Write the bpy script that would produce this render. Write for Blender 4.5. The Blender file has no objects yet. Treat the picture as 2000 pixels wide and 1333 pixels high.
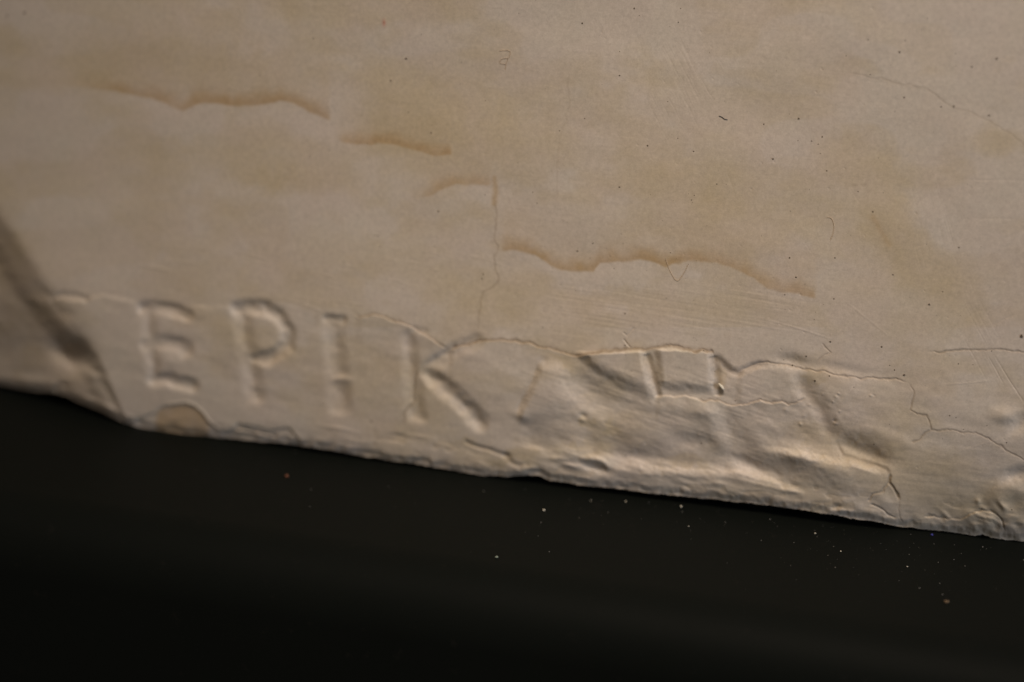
import bpy, math, random
import numpy as np
from mathutils import Matrix, Vector

scene = bpy.context.scene
rng = np.random.RandomState(7)
random.seed(5)

# ------------------------------------------------------------------ camera
LENS, DIST = 70.0, 0.505          # mm on a 36 mm wide sensor, metres to the face
YAW, PITCH, ROLL = math.radians(17.0), math.radians(20.0), math.radians(0.0)
LEAN = math.radians(7.0)          # the face leans back a little
TZ = 0.0362
PXM = 0.00013                     # one photo pixel on the face, metres
fwd = Vector((-math.sin(YAW) * math.cos(PITCH), math.cos(YAW) * math.cos(PITCH), -math.sin(PITCH)))
right = fwd.cross(Vector((0, 0, 1))).normalized()
up = right.cross(fwd).normalized()
right, up = (right * math.cos(ROLL) + up * math.sin(ROLL)), (up * math.cos(ROLL) - right * math.sin(ROLL))
target = Vector((0, math.tan(LEAN) * TZ, TZ))
cam_pos = target - fwd * DIST
cam_data = bpy.data.cameras.new("camera")
cam = bpy.data.objects.new("camera", cam_data)
scene.collection.objects.link(cam)
M = Matrix((right, up, -fwd)).transposed().to_4x4()
M.translation = cam_pos
cam.matrix_world = M
cam_data.lens = LENS
cam_data.sensor_width = 36.0
cam_data.clip_start = 0.01
cam_data.clip_end = 50.0
cam_data.dof.use_dof = True
cam_data.dof.focus_distance = 0.480
cam_data.dof.aperture_fstop = 4.9
scene.camera = cam

# ------------------------------------------------------------------ world and lamps (an indoor gallery)
world = bpy.data.worlds.new("World")
scene.world = world
world.use_nodes = True
bg = world.node_tree.nodes["Background"]
bg.inputs[0].default_value = (1.0, 0.83, 0.66, 1)
bg.inputs[1].default_value = 0.12


def lamp(name, loc, aim, power, size, color):
    d = bpy.data.lights.new(name, 'AREA')
    d.shape = 'DISK'
    d.size = size
    d.energy = power
    d.color = color
    o = bpy.data.objects.new(name, d)
    o.location = loc
    o.rotation_euler = (Vector(aim) - Vector(loc)).to_track_quat('-Z', 'Y').to_euler()
    scene.collection.objects.link(o)


sd_ = bpy.data.lights.new("gallery_spot", 'SPOT')
sd_.energy = 45.0
sd_.color = (1.0, 0.82, 0.65)
sd_.spot_size = math.radians(30)
sd_.spot_blend = 1.0
sd_.shadow_soft_size = 0.22
so_ = bpy.data.objects.new("gallery_spot", sd_)
so_.location = (0.24, -0.42, 1.02)
so_.rotation_euler = (Vector((0.035, 0, 0.055)) - so_.location).to_track_quat('-Z', 'Y').to_euler()
scene.collection.objects.link(so_)
lamp("cool_side_fill", (1.2, -0.50, 0.26), (0.0, 0, 0.04), 4.8, 0.40, (0.74, 0.84, 1.0))  # cool fill light from the right, its source unseen
vs = scene.view_settings
vs.view_transform = 'Standard'
vs.look = 'None'
vs.gamma = 1.0
vs.exposure = 0.0

# ------------------------------------------------------------------ survey: photo pixel -> place on the leaning face / on the shelf
FPX = 2000.0 * LENS / 36.0
R3 = np.array([right, up, fwd])
C3 = np.array(cam_pos)
N3 = np.array([0, -math.cos(LEAN), math.sin(LEAN)])


def rays(x, y):
    a = (np.asarray(x, float) - 1000.0) / FPX
    b = -(np.asarray(y, float) - 666.5) / FPX
    return a[..., None] * R3[0] + b[..., None] * R3[1] + R3[2]


def on_face(x, y):
    d = rays(x, y)
    t = -(C3 @ N3) / (d @ N3)
    return C3 + t[..., None] * d


def on_relief(x, y, h):
    d = rays(x, y)
    t = (h - C3 @ N3) / (d @ N3)
    return C3 + t[..., None] * d


SA, SB = 0.0, 0.0          # the shelf top: z = SA + SB * x


def on_shelf(x, y):
    d = rays(x, y)
    t = (SA + SB * C3[0] - C3[2]) / (d[..., 2] - SB * d[..., 0])
    return C3 + t[..., None] * d


# ------------------------------------------------------------------ relief raster: one cell per photo pixel of the face
X0, Y0, X1, Y1 = -420, -420, 2420, 1160
W, Hh = X1 - X0, Y1 - Y0
xs = np.arange(X0, X1, dtype=np.float32)
ys = np.arange(Y0, Y1, dtype=np.float32)
GX, GY = np.meshgrid(xs, ys)
Hm = np.zeros((Hh, W), np.float32)         # relief, px, positive = outwards
LET = np.zeros((Hh, W), np.float32)        # engraving depth
PART = np.zeros((Hh, W), np.int16)
STAIN = np.zeros((Hh, W), np.float32)      # brown water stain
WASH = np.zeros((Hh, W), np.float32)       # broad faint yellow stain
GRIME = np.zeros((Hh, W), np.float32)      # dirt in cracks, and a dark brown band along the left break
PALE = np.zeros((Hh, W), np.float32)       # fresh chipped plaster, and highlights painted on ledge lips and the mound top


def sm(t):
    t = np.clip(t, 0, 1)
    return t * t * (3 - 2 * t)


def vnoise(sx, sy, seed, ang=0.0, win=None):
    g = np.random.RandomState(seed)
    gx, gy = (GX, GY) if win is None else (GX[win], GY[win])
    c, s = math.cos(ang), math.sin(ang)
    u = (gx * c + gy * s) / sx + 1000.0
    v = (-gx * s + gy * c) / sy + 1000.0
    lat = g.rand(512, 512).astype(np.float32) * 2 - 1
    iu = np.floor(u).astype(np.int32)
    iv = np.floor(v).astype(np.int32)
    fu = u - iu
    fv = v - iv
    fu = fu * fu * (3 - 2 * fu)
    fv = fv * fv * (3 - 2 * fv)
    a = lat[iv & 511, iu & 511]
    b = lat[iv & 511, (iu + 1) & 511]
    c2 = lat[(iv + 1) & 511, iu & 511]
    d = lat[(iv + 1) & 511, (iu + 1) & 511]
    return (a * (1 - fu) + b * fu) * (1 - fv) + (c2 * (1 - fu) + d * fu) * fv


JX = vnoise(14, 14, 1) * 2.2 + vnoise(5, 5, 2) * 1.0 + vnoise(60, 60, 3) * 3
JY = vnoise(14, 14, 4) * 2.2 + vnoise(5, 5, 5) * 1.0 + vnoise(60, 60, 6) * 3
NB = vnoise(34, 34, 8) * 0.6 + vnoise(13, 13, 9) * 0.4


def win_of(pts, pad):
    p = np.array(pts, float)
    a, b = p.min(0) - pad, p.max(0) + pad
    return (slice(max(0, int(a[1] - Y0)), max(1, min(Hh, int(b[1] - Y0) + 1))),
            slice(max(0, int(a[0] - X0)), max(1, min(W, int(b[0] - X0) + 1))))


def pdist(pts, pad, jit=0.0):
    """distance to a polyline; returns window, distance, parameter 0..1 along it"""
    w = win_of(pts, pad + 3 * jit)
    x = GX[w] + JX[w] * jit
    y = GY[w] + JY[w] * jit
    best = np.full(x.shape, 1e9, np.float32)
    par = np.zeros(x.shape, np.float32)
    L = [math.dist(pts[i], pts[i + 1]) for i in range(len(pts) - 1)]
    T = sum(L)
    acc = 0
    for i in range(len(pts) - 1):
        ax, ay = pts[i]
        bx, by = pts[i + 1]
        dx, dy = bx - ax, by - ay
        q = max(dx * dx + dy * dy, 1e-6)
        t = np.clip(((x - ax) * dx + (y - ay) * dy) / q, 0, 1)
        d = np.hypot(x - ax - t * dx, y - ay - t * dy)
        m = d < best
        best = np.where(m, d, best)
        par = np.where(m, (acc + t * L[i]) / T, par)
        acc += L[i]
    return w, best, par


def stroke(pts, hw, depth, part=0, flat=0.15, jit=0.8, ease=0):
    """engraved stroke, joined to its neighbours by max"""
    w, d, t = pdist(pts, hw * (1 / ease if ease else 1) + 4, jit)
    if ease:      # stems have a steep left wall and a gentle right one
        a = np.array(pts, float)
        ax_ = np.interp(GY[w], a[:, 1], a[:, 0])
        d = np.where(GX[w] + JX[w] * jit > ax_, d * ease, d)
    p = sm((1 - d / hw) / (1 - flat)) * depth
    LET[w] = np.maximum(LET[w], p)
    if part:
        PART[w] = np.where(p > 0.12 * depth, part, PART[w])


def groove(pts, hw, depth, jit=0.5, taper=0.1, grime=0.0, gw=3.0, part=0):
    if hw < 3.5 and grime:
        jit = 1.1
    w, d, t = pdist(pts, max(hw, gw * 2.2) + 4, jit)
    tp = sm(np.minimum(t, 1 - t) / taper + 0.15) if taper > 0 else 1.0
    Hm[w] -= depth * (0.42 if part >= 20 or grime and hw < 3.5 else 1.0) * sm(1 - d / hw) * tp
    if grime:
        GRIME[w] = np.maximum(GRIME[w], grime * np.exp(-(d / gw) ** 2) * tp)
    if part:
        PART[w] = np.where((d < hw * 1.15) & (PART[w] == 0), part, PART[w])


def bump(x, y, rx, ry, amp, ang=0.0, pw=2.0):
    r = max(rx, ry) * 2.6
    w = win_of([(x, y)], r)
    c, s = math.cos(math.radians(ang)), math.sin(math.radians(ang))
    dx, dy = GX[w] + JX[w] * 0.6 - x, GY[w] + JY[w] * 0.6 - y
    u, v = (dx * c + dy * s) / rx, (-dx * s + dy * c) / ry
    Hm[w] += amp * np.exp(-(np.sqrt(u * u + v * v) ** pw))


def ledge(pts, amp, rise=5.0, decay=60.0, jit=0.8, x0=25, x1=25, lip_light=0.0):
    """below the line the face stands proud by amp over `rise` px and sinks back over `decay` px"""
    p = np.array(pts, float)
    w = win_of(pts, max(decay * 3.2, 20))
    x = GX[w] + JX[w] * jit
    y = GY[w] + JY[w] * jit
    s = y - np.interp(x, p[:, 0], p[:, 1])
    e = sm((x - p[0, 0]) / x0) * sm((p[-1, 0] - x) / x1)
    rise = rise * 1.5
    Hm[w] += 0.75 * amp * e * sm(s / rise + 0.5) * np.exp(-np.maximum(s, 0) / decay)
    if lip_light:
        PALE[w] = np.maximum(PALE[w], lip_light * e * np.exp(-((s - rise * 0.7) / 3.5) ** 2) * (0.55 + 0.6 * NB[w]))  # highlight painted along the upward-facing lip of the ledge


def tide(pts, dark, band=7.0, up=26.0, wash=0.35, jit=1.1, ramp=30):
    """water mark: crisp at its lower rim, washed out upwards"""
    p = np.array(pts, float)
    w = win_of(pts, up * 3)
    x = GX[w] + JX[w] * jit * 0.6
    y = GY[w] + JY[w] * jit * 0.6 + NB[w] * 3
    s = np.interp(x, p[:, 0], p[:, 1]) - y          # positive above
    e = sm((x - p[0, 0]) / ramp + 0.1) * sm((p[-1, 0] - x) / 12)
    v = sm((s + 3.5) / 8.0) * (np.exp(-(np.maximum(s, 0) / (band * 1.9)) ** 2.0) * (1 - wash) + wash * np.exp(-np.maximum(s, 0) / up))
    v = v * dark * 1.2 * e * (0.95 + 0.3 * NB[w])
    STAIN[w] = np.maximum(STAIN[w], v)


def blot(x, y, rx, ry, a, ang=0.0, soft=1.6, arr=None, jit=3.0):
    arr = WASH if arr is None else arr
    r = max(rx, ry) * 2.3 + 12
    w = win_of([(x, y)], r)
    c, s = math.cos(math.radians(ang)), math.sin(math.radians(ang))
    dx, dy = GX[w] + JX[w] * jit - x, GY[w] + JY[w] * jit - y
    u, v = (dx * c + dy * s) / rx, (-dx * s + dy * c) / ry
    arr[w] += a * np.exp(-((u * u + v * v) ** (soft / 2)))


# ---- lower outline of the cast
EDGE = [(-420, 700), (-150, 735), (0, 751), (59, 763), (108, 768), (127, 772), (151, 784), (194, 802), (243, 825), (270, 834), (324, 845),
        (378, 849), (459, 857), (500, 861), (553, 865), (655, 880), (750, 897), (804, 905), (872, 916), (939, 928), (993, 931),
        (1034, 928), (1055, 930), (1074, 938), (1131, 947), (1201, 954), (1266, 963), (1374, 973), (1430, 980), (1495, 986), (1589, 1000),
        (1661, 1012), (1747, 1027), (1841, 1038), (1904, 1047), (1917, 1044), (1936, 1051), (2000, 1058), (2200, 1086), (2420, 1118)]
EX, EY = np.array(EDGE, float).T


EJ = np.random.RandomState(11).rand(4096) - 0.5
EJ = np.convolve(EJ, np.ones(5) / 5, 'same') * 2.6 + np.convolve(np.random.RandomState(12).rand(4096) - 0.5, np.ones(24) / 24, 'same') * 9


def edge_y(x):
    return np.interp(x, EX, EY) + np.interp(np.asarray(x, float) + 500, np.arange(4096), EJ) * np.interp(x, [250, 700], [0.3, 1.0])


# ---- broad, soft undulation of the hand-finished plaster
Hm += vnoise(420, 300, 20, 0.2) * 5 + vnoise(150, 90, 21, 0.2) * 1.3 + vnoise(60, 36, 22, 0.15) * 0.42
low = sm((GY - (520 + 0.1 * GX)) / 60)
Hm += low * (vnoise(46, 20, 23, 0.2) * 0.55 + vnoise(20, 11, 24, 0.15) * 0.22)
tb = GY - (590 + 0.08 * GX)
tb = 35 * np.log1p(np.exp(np.clip(tb / 35, -20, 20)))
Hm -= 0.05 * tb + 0.0002 * tb * tb
tr_ = sm((GX - 1560) / 300) * np.maximum(GY - 800, 0)
Hm -= 0.0006 * tr_ * tr_
tl_ = np.maximum(700 - GX, 0)
Hm -= 0.00006 * tl_ * tl_
# brush and spatula marks
mk = sm((vnoise(170, 90, 25) + 0.35) * 1.4)
Hm += (vnoise(90, 3.4, 26, math.radians(9)) * 0.08 + vnoise(50, 2.6, 27, math.radians(11)) * 0.07) * (0.25 + 0.75 * low) * mk
mk2 = sm((GX - 1020) / 120) * sm((1640 - GX) / 140) * sm((GY - 545) / 30) * sm((675 - GY) / 30)
Hm += (vnoise(130, 4.2, 28, math.radians(10)) * 0.17 + vnoise(90, 2.8, 29, math.radians(8)) * 0.10) * mk2
mk3 = sm((GX - 980) / 60) * sm((1560 - GX) / 100) * sm((GY - 700) / 30)
Hm += (vnoise(70, 4.5, 30, math.radians(17)) * 0.20 + vnoise(40, 3.0, 31, math.radians(22)) * 0.12) * mk3
mk4 = sm((GX - 1500) / 80) * sm((GY - 850) / 30)
Hm += (vnoise(50, 5.0, 32, math.radians(6)) * 0.17 + vnoise(34, 16, 33, 0.1) * 0.35 + vnoise(9, 7, 34, 0.3) * 0.10) * mk4

# ---- left: the face ends on a slanting break, a lower surface lies behind it
BR = np.array([(-420, -60), (-150, 250), (-20, 425), (40, 512), (84, 585), (118, 625), (160, 668), (184, 700), (205, 735), (226, 778), (250, 828), (262, 900)], float)
w = (slice(0, Hh), slice(0, 460 - X0))
xx = GX[w] + JX[w] * 0.5
yy = GY[w] + JY[w] * 0.5
bx = np.interp(yy, BR[:, 1], BR[:, 0])
sd = (bx - xx) * 0.78                                   # positive left of the break
wid = np.interp(yy, [300, 560, 680, 760, 830], [60, 58, 36, 16, 9])
dep = np.interp(yy, [300, 560, 680, 760, 830], [30, 26, 20, 9, 3])
Hm[w] -= dep * sm(sd / wid + 0.35)
Hm[w] -= 0.47 * np.maximum(sd - 6, 0) * sm(sd / 40)
Hm[w] += sm(sd / 60) * (vnoise(70, 50, 40, 0, w) * 1.6) * 0.8
# its arris is rounded over just right of the break
Hm[w] -= 4.0 * np.exp(-np.abs(sd + 10) / 16) * sm((yy - 540) / 40) * sm((690 - yy) / 60)
groove([(-60, 360), (0, 452), (52, 528), (92, 588)], 30, 3.0, taper=0.05)
groove([(92, 586), (118, 576), (150, 578), (176, 588)], 12, 2.6, taper=0.15)
bump(142, 690, 34, 24, -34, 25)
bump(138, 668, 26, 9, 7, 25)
bump(128, 610, 20, 12, -3, 40)
bump(184, 735, 24, 8, 3.5, 22)
bump(60, 745, 70, 9, 2.5, 8)
groove([(105, 762), (118, 752), (134, 756)], 8, 4)
bump(200, 795, 60, 7, 4, 24)

# ---- the engraved letters (one list of strokes each)
def cut(pts, depth, soft, part, jit=0.8):
    w = win_of(pts, 40)
    x = GX[w] + JX[w] * jit
    y = GY[w] + JY[w] * jit
    k = np.ones(x.shape, np.float32)
    for i in range(len(pts)):
        ax, ay = pts[i]
        bx_, by_ = pts[(i + 1) % len(pts)]
        s = ((bx_ - ax) * (y - ay) - (by_ - ay) * (x - ax)) / math.hypot(bx_ - ax, by_ - ay)
        k = k * sm(s / soft[i])
    LET[w] = np.maximum(LET[w], depth * k)
    PART[w] = np.where(k > 0.12, part, PART[w])


E_, P_, I_, K_ = 1, 2, 3, 4
cut([(264, 588), (310, 590), (324, 762), (284, 760)], 7.2, [15, 24, 17, 27], E_)
stroke([(280, 603), (315, 602), (348, 609), (366, 617)], 17, 7.5, E_)
stroke([(290, 674), (320, 670), (350, 677), (362, 683)], 21, 7.6, E_)
stroke([(300, 742), (325, 739), (352, 746), (374, 752)], 18, 7.4, E_)
bump(335, 706, 22, 9, 1.4, 12)
cut([(444, 588), (494, 588), (528, 792), (472, 794)], 7.6, [15, 30, 17, 32], P_)
stroke([(462, 603), (488, 598), (518, 601), (545, 618), (561, 645), (560, 672), (545, 690), (524, 702), (495, 704)], 19, 8.5, P_)
stroke([(540, 694), (566, 682)], 13, 5.0, P_)
cut([(620, 612), (676, 618), (696, 814), (636, 816)], 6.4, [20, 26, 18, 32], I_)
stroke([(640, 622), (668, 626)], 14, 5.5, I_)
bump(668, 740, 16, 7, 3.2)
bump(672, 765, 12, 14, -1.8)
cut([(776, 640), (816, 640), (844, 830), (788, 828)], 6.0, [22, 24, 15, 26], K_)
stroke([(842, 732), (868, 758), (905, 793), (938, 828)], 23, 10.0, K_, flat=0.05)
stroke([(832, 728), (860, 704), (892, 683), (930, 668)], 20, 5.0, K_)
bump(850, 702, 24, 8, -2.5, -25)
stroke([(792, 668), (812, 645), (830, 648)], 9, 2.5, K_)
# remains of the O, Y and the letters after it, half lost to the break
O_, Y_, H_, L_ = 5, 6, 7, 8
stroke([(1060, 706), (1054, 735), (1036, 770), (1018, 800)], 13, 1.6, O_)
stroke([(928, 664), (900, 672), (880, 684)], 9, 2.0, O_)
def soften(a, n, it=2):
    for _ in range(it):
        for ax in (0, 1):
            c = np.cumsum(np.pad(a, [(n + 1, n) if k == ax else (0, 0) for k in (0, 1)], mode='edge'), axis=ax, dtype=np.float64)
            a = (np.take(c, range(2 * n + 1, c.shape[ax]), axis=ax) - np.take(c, range(0, c.shape[ax] - 2 * n - 1), axis=ax)) / (2 * n + 1)
    return a.astype(np.float32)


wl = (slice(540 - Y0, 880 - Y0), slice(200 - X0, 1120 - X0))
LET[wl] = soften(LET[wl], 3) * (0.86 + 0.3 * NB[wl])
Hm -= LET
bump(1082, 765, 36, 48, 5.0, 25)
w = (slice(690 - Y0, 840 - Y0), slice(980 - X0, 1300 - X0))
sx_ = GX[w] + JX[w] * 0.6 - np.interp(GY[w], [700, 724, 803, 830], [1052, 1048, 1015, 1010])
Hm[w] += 8.5 * sm((GY[w] - 700) / 26) * sm((832 - GY[w]) / 30) * sm(sx_ / 15 + 0.3) * np.exp(-np.maximum(sx_, 0) / 62)
bump(1016, 812, 22, 9, 2.4, 30)
bump(958, 742, 62, 54, 3.6, 0, 3)
groove([(1054, 712), (1048, 735), (1032, 772), (1013, 806)], 11, 2.6, taper=0.25)

# wedge (arm of the Y): a proud triangle with a steep lower-left side
def plateau(pts, amp, soft, part=0, jit=0.6):
    """convex polygon standing proud; soft may be one number or one per side"""
    n = len(pts)
    w = win_of(pts, 60)
    x = GX[w] + JX[w] * jit
    y = GY[w] + JY[w] * jit
    if np.isscalar(soft):
        soft = [soft] * n
    k = np.ones(x.shape, np.float32)
    for i in range(n):
        ax, ay = pts[i]
        bx_, by_ = pts[(i + 1) % n]
        L = math.hypot(bx_ - ax, by_ - ay)
        s = ((bx_ - ax) * (y - ay) - (by_ - ay) * (x - ax)) / L     # positive inside for clockwise-on-screen
        k = k * sm(s / soft[i] + 0.5)
    Hm[w] += amp * k
    if part:
        PART[w] = np.where((k > 0.5), part, PART[w])


plateau([(1110, 690), (1254, 684), (1277, 800), (1216, 768), (1160, 716)], 9.5, [10, 20, 20, 18, 40], Y_)
bump(1160, 765, 56, 30, -5.0, 35)
plateau([(1284, 682), (1386, 688), (1388, 764), (1290, 752)], 6.5, [8, 18, 24, 18], H_)
groove([(1262, 690), (1276, 740), (1284, 776)], 11, 3.5, taper=0.05, grime=0.35, gw=9)
groove([(1392, 695), (1400, 735), (1402, 775)], 13, 3.2, taper=0.05, grime=0.45, gw=10)
plateau([(1448, 722), (1545, 716), (1562, 790), (1440, 788)], 2.2, [12, 22, 18, 18], L_)
groove([(1392, 692), (1408, 706), (1428, 724), (1442, 728), (1470, 716), (1500, 711)], 12, 3.4, grime=0.32, gw=7, taper=0.2)
bump(1412, 724, 17, 13, -4.0, 35)
blot(1412, 718, 18, 14, 0.28, 35, arr=GRIME)
blot(1400, 700, 12, 10, 0.25, 35, arr=GRIME)
bump(1136, 745, 30, 46, -3.5, -35)
bump(1175, 790, 40, 25, -2.0, 30)

# ---- cracks and the broken skin above the text
C1 = [(690, 608), (700, 618), (718, 616), (745, 616), (762, 626), (790, 634), (815, 646), (845, 662), (874, 684)]
C2 = [(874, 684), (901, 675), (935, 668), (966, 665), (1000, 667), (1028, 669), (1047, 678), (1072, 679), (1095, 687), (1123, 694), (1158, 687), (1190, 684),
      (1225, 679), (1262, 680), (1298, 675), (1334, 683), (1360, 686), (1388, 687), (1394, 696)]
C3c = [(1277, 776), (1298, 773), (1320, 777), (1339, 774), (1358, 782), (1374, 786), (1401, 782), (1428, 793), (1455, 788), (1482, 785), (1510, 788), (1528, 785), (1538, 789), (1555, 780), (1574, 775)]
C4 = [(1441, 723), (1476, 712), (1507, 710), (1551, 717), (1589, 725), (1640, 734), (1684, 736), (1747, 740), (1775, 748)]
ledge(C1, 4.2, 5, 38, x0=20, x1=30, lip_light=0.75)
ledge(C2, 4.6, 5, 42, x0=12, x1=40, lip_light=0.8)
ledge(C3c, 4.0, 4, 36, x0=12, x1=60, lip_light=0.6)
ledge([(1500, 722), (1560, 722), (1600, 728), (1680, 740), (1760, 752)], 1.8, 12, 60, x0=40, x1=30)
ledge([(108, 590), (175, 584), (200, 574), (240, 582), (270, 590)], 2.5, 6, 40, x0=20, x1=20, lip_light=0.5)
ledge([(360, 598), (430, 600), (470, 596)], 1.6, 6, 40, x0=20, x1=20, lip_light=0.3)
CR = 20
groove(C1, 2.6, 4.0, grime=0.75, gw=3.4, part=CR)
groove(C2, 3.0, 5.0, grime=0.95, gw=4.4, taper=0.03, part=CR + 1)
groove(C3c[4:], 2.6, 3.8, grime=0.7, gw=3.2, taper=0.05, part=CR + 2)
groove(C3c[:5], 2.0, 2.0, grime=0.25, gw=3)
groove(C4, 2.6, 3.8, grime=0.55, gw=3.6, part=CR + 3)
groove([(1775, 748), (1786, 764), (1783, 786), (1780, 802), (1791, 813), (1813, 814), (1815, 826), (1818, 840), (1841, 844), (1860, 845), (1882, 848), (1904, 846),
        (1922, 856), (1945, 865), (1968, 878), (1992, 890), (2040, 925)], 2.4, 2.4, grime=0.58, gw=2.4, taper=0.06, part=CR + 4)
groove([(1818, 840), (1806, 850), (1798, 857), (1781, 865)], 2.0, 2.4, grime=0.6, gw=2.2)
groove([(1813, 691), (1838, 690), (1873, 685), (1900, 685), (1936, 682), (1970, 684), (2010, 687), (2100, 690)], 2.3, 3.2, grime=0.6, gw=2.6, part=CR + 5)
groove([(1605, 671), (1614, 680), (1622, 687), (1610, 698), (1598, 706)], 2.0, 2.0, grime=0.5, gw=2.0)
groove([(821, 716), (814, 738), (813, 752), (812, 770), (808, 789), (797, 800), (790, 811), (789, 832)], 2.0, 3.0, grime=0.7, gw=2.2)
groove([(968, 385), (966, 420), (968, 470), (975, 482), (968, 500), (965, 530), (972, 545), (960, 560), (943, 572), (936, 600), (933, 650)], 2.0, 1.0, grime=0.42, gw=2.4)
groove([(1110, 150), (1112, 210), (1092, 270), (1085, 330), (1088, 400)], 1.8, 0.6, grime=0.18, gw=2)
groove([(1640, 140), (1700, 150), (1760, 162), (1820, 178), (1850, 205), (1900, 225), (1940, 245), (1980, 268), (2030, 300)], 2.2, 0.9, grime=0.22, gw=2.4)
groove([(1218, 662), (1226, 672), (1232, 678)], 2.2, 2.2)
groove([(1240, 640), (1225, 655), (1216, 648)], 2.2, 1.2)
# crack running down through the mound on the right
groove([(1551, 732), (1576, 761), (1602, 795), (1617, 830), (1633, 862)], 26, 4.6, taper=0.3, grime=0.55, gw=12)
groove([(1633, 862), (1646, 888), (1684, 899), (1731, 918), (1739, 930)], 6, 1.6, taper=0.2, grime=0.5, gw=5)
groove([(1739, 925), (1737, 944), (1746, 954), (1753, 966), (1756, 978)], 4.5, 6, taper=0.15, grime=0.8, gw=4.5, part=CR + 6)
groove([(1756, 978), (1755, 1000), (1760, 1026)], 2.2, 2.0, grime=0.3)
groove([(1690, 983), (1702, 970), (1725, 962), (1737, 944)], 3.0, 3.6, grime=0.4)
groove([(1696, 988), (1721, 994), (1734, 1005), (1748, 1010)], 3.4, 4.2, grime=0.4)
groove([(1800, 1012), (1835, 1009), (1873, 1011), (1904, 1000), (1933, 1000), (1956, 1012), (1962, 1040)], 3.4, 3.6, grime=0.35)
ledge([(1835, 1009), (1873, 1011), (1904, 1001), (1940, 1003)], 2.5, 5, 16, x0=10, x1=12)
bump(1634, 991, 8, 5, -4)
bump(1640, 1001, 12, 5, 3.5)
bump(1702, 1003, 22, 8, 2.2, 20)
bump(1725, 976, 20, 11, 2.0, 30)

def bumpS(x, y, rx, ry, amp, ang=0.0, pw=2.0):
    bump(x, y, rx * 1.12, ry * 1.12, amp * 1.5, ang, pw)


zz = sm((GX - 1040) / 60) * sm((1720 - GX) / 80) * sm((GY - (700 + 0.06 * (GX - 1000))) / 30)
Hm += 0.7 * zz * (vnoise(30, 17, 80, 0.35) * 0.9 + vnoise(13, 8, 81, 0.3) * 0.5 + vnoise(6, 5, 83, 0.3) * 0.15 + vnoise(70, 34, 82, 0.3) * 1.6)
def hollow(line, A, height, rise, x0=40, x1=40):
    """the face sinks gently towards the line, then comes back out below it"""
    p = np.array(line, float)
    w = win_of(line, height + 20)
    x = GX[w] + JX[w] * 0.8
    y = GY[w] + JY[w] * 0.8
    s = np.interp(x, p[:, 0], p[:, 1]) - y
    e = sm((x - p[0, 0]) / x0) * sm((p[-1, 0] - x) / x1)
    Hm[w] -= 0.72 * A * e * np.where(s > 0, sm(1 - s / height), 1 - sm(-s / rise))


hollow([(1170, 896), (1230, 902), (1270, 908), (1334, 914), (1428, 916), (1515, 936), (1580, 952)], 11, 95, 20, 60, 70)
hollow([(1120, 862), (1180, 880), (1240, 892)], 7, 70, 26, 40, 50)
hollow([(1480, 862), (1540, 874), (1600, 886), (1660, 892), (1745, 922)], 10, 75, 18, 60, 50)
hollow([(1080, 730), (1130, 768), (1190, 800), (1260, 815)], 3, 60, 36, 30, 50)
hollow([(1010, 858), (1060, 872), (1120, 884)], 4, 50, 18, 30, 30)
# ---- battered zone below the lost letters
bumpS(1375, 803, 26, 14, 3.0, 15)
bumpS(1320, 800, 45, 12, 1.5, 8)
ridge = [(1392, 792), (1404, 825), (1420, 856), (1440, 880)]
groove([(p[0] - 14, p[1]) for p in ridge], 30, -2.6, taper=0.4)
groove([(p[0] + 13, p[1]) for p in ridge] + [(1478, 915), (1530, 935)], 38, 4.8, taper=0.4)
bumpS(1345, 862, 38, 16, -4.0, 8)
bumpS(1248, 890, 36, 11, -3.4, 6)
bumpS(1290, 858, 46, 20, 1.2)
groove([(1205, 906), (1270, 914), (1334, 921), (1428, 924), (1515, 943), (1560, 950)], 20, -4.6, taper=0.2)
groove([(1425, 921), (1470, 931), (1520, 943)], 9, -2.8, taper=0.25)
bumpS(1455, 905, 45, 9, -3.0, 18)
bumpS(1110, 887, 24, 13, 3.6, 10)
bumpS(1060, 862, 60, 20, -1.8, 12)
groove([(1128, 896), (1152, 895), (1176, 902), (1192, 918)], 10, -3.0, taper=0.15)
bumpS(1164, 914, 22, 8, -5.2, 14)
blot(1168, 900, 26, 8, 0.8, 18, arr=PALE)
blot(1112, 884, 28, 15, 0.6, arr=PALE)
blot(1560, 884, 34, 8, 0.5, 12, arr=PALE)  # highlight painted on the steep top of the mound
blot(480, 832, 60, 6, 0.35, 8, arr=PALE)
bump(1139, 812, 9, 6, -3)
bump(1137, 820, 6, 4, 1.6)
groove([(905, 862), (925, 870), (960, 880), (1000, 892)], 7, 2.4, grime=0.35, gw=6)
groove([(980, 885), (1000, 905), (1020, 915)], 9, 2.2, grime=0.3, gw=8)
for i in range(26):
    x = random.uniform(640, 1560)
    y = edge_y(x) - random.uniform(10, 55)
    bumpS(x, y, random.uniform(10, 34), random.uniform(3, 6), random.choice((-1, 1)) * random.uniform(0.5, 1.5), random.uniform(2, 18))

# the mound right of it, the hollow above the mound, the plateau above the hollow
bumpS(1560, 889, 40, 15, 5.0, 12)
bumpS(1600, 905, 70, 22, 4.0, 14)
bumpS(1660, 925, 70, 26, 2.6, 10)
bumpS(1668, 872, 52, 16, -4.6, 20)
bumpS(1700, 890, 46, 12, -2.5, 20)
ledge([(1650, 838), (1700, 838), (1740, 846), (1790, 860)], 2.4, 14, 24, x0=30, x1=30)
bumpS(1650, 765, 60, 26, 1.8, 10)
bumpS(1548, 706, 26, 12, -3.4, 15)
bumpS(1640, 720, 90, 9, -1.6, 8)
bumpS(1500, 830, 60, 40, -1.0)
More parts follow.
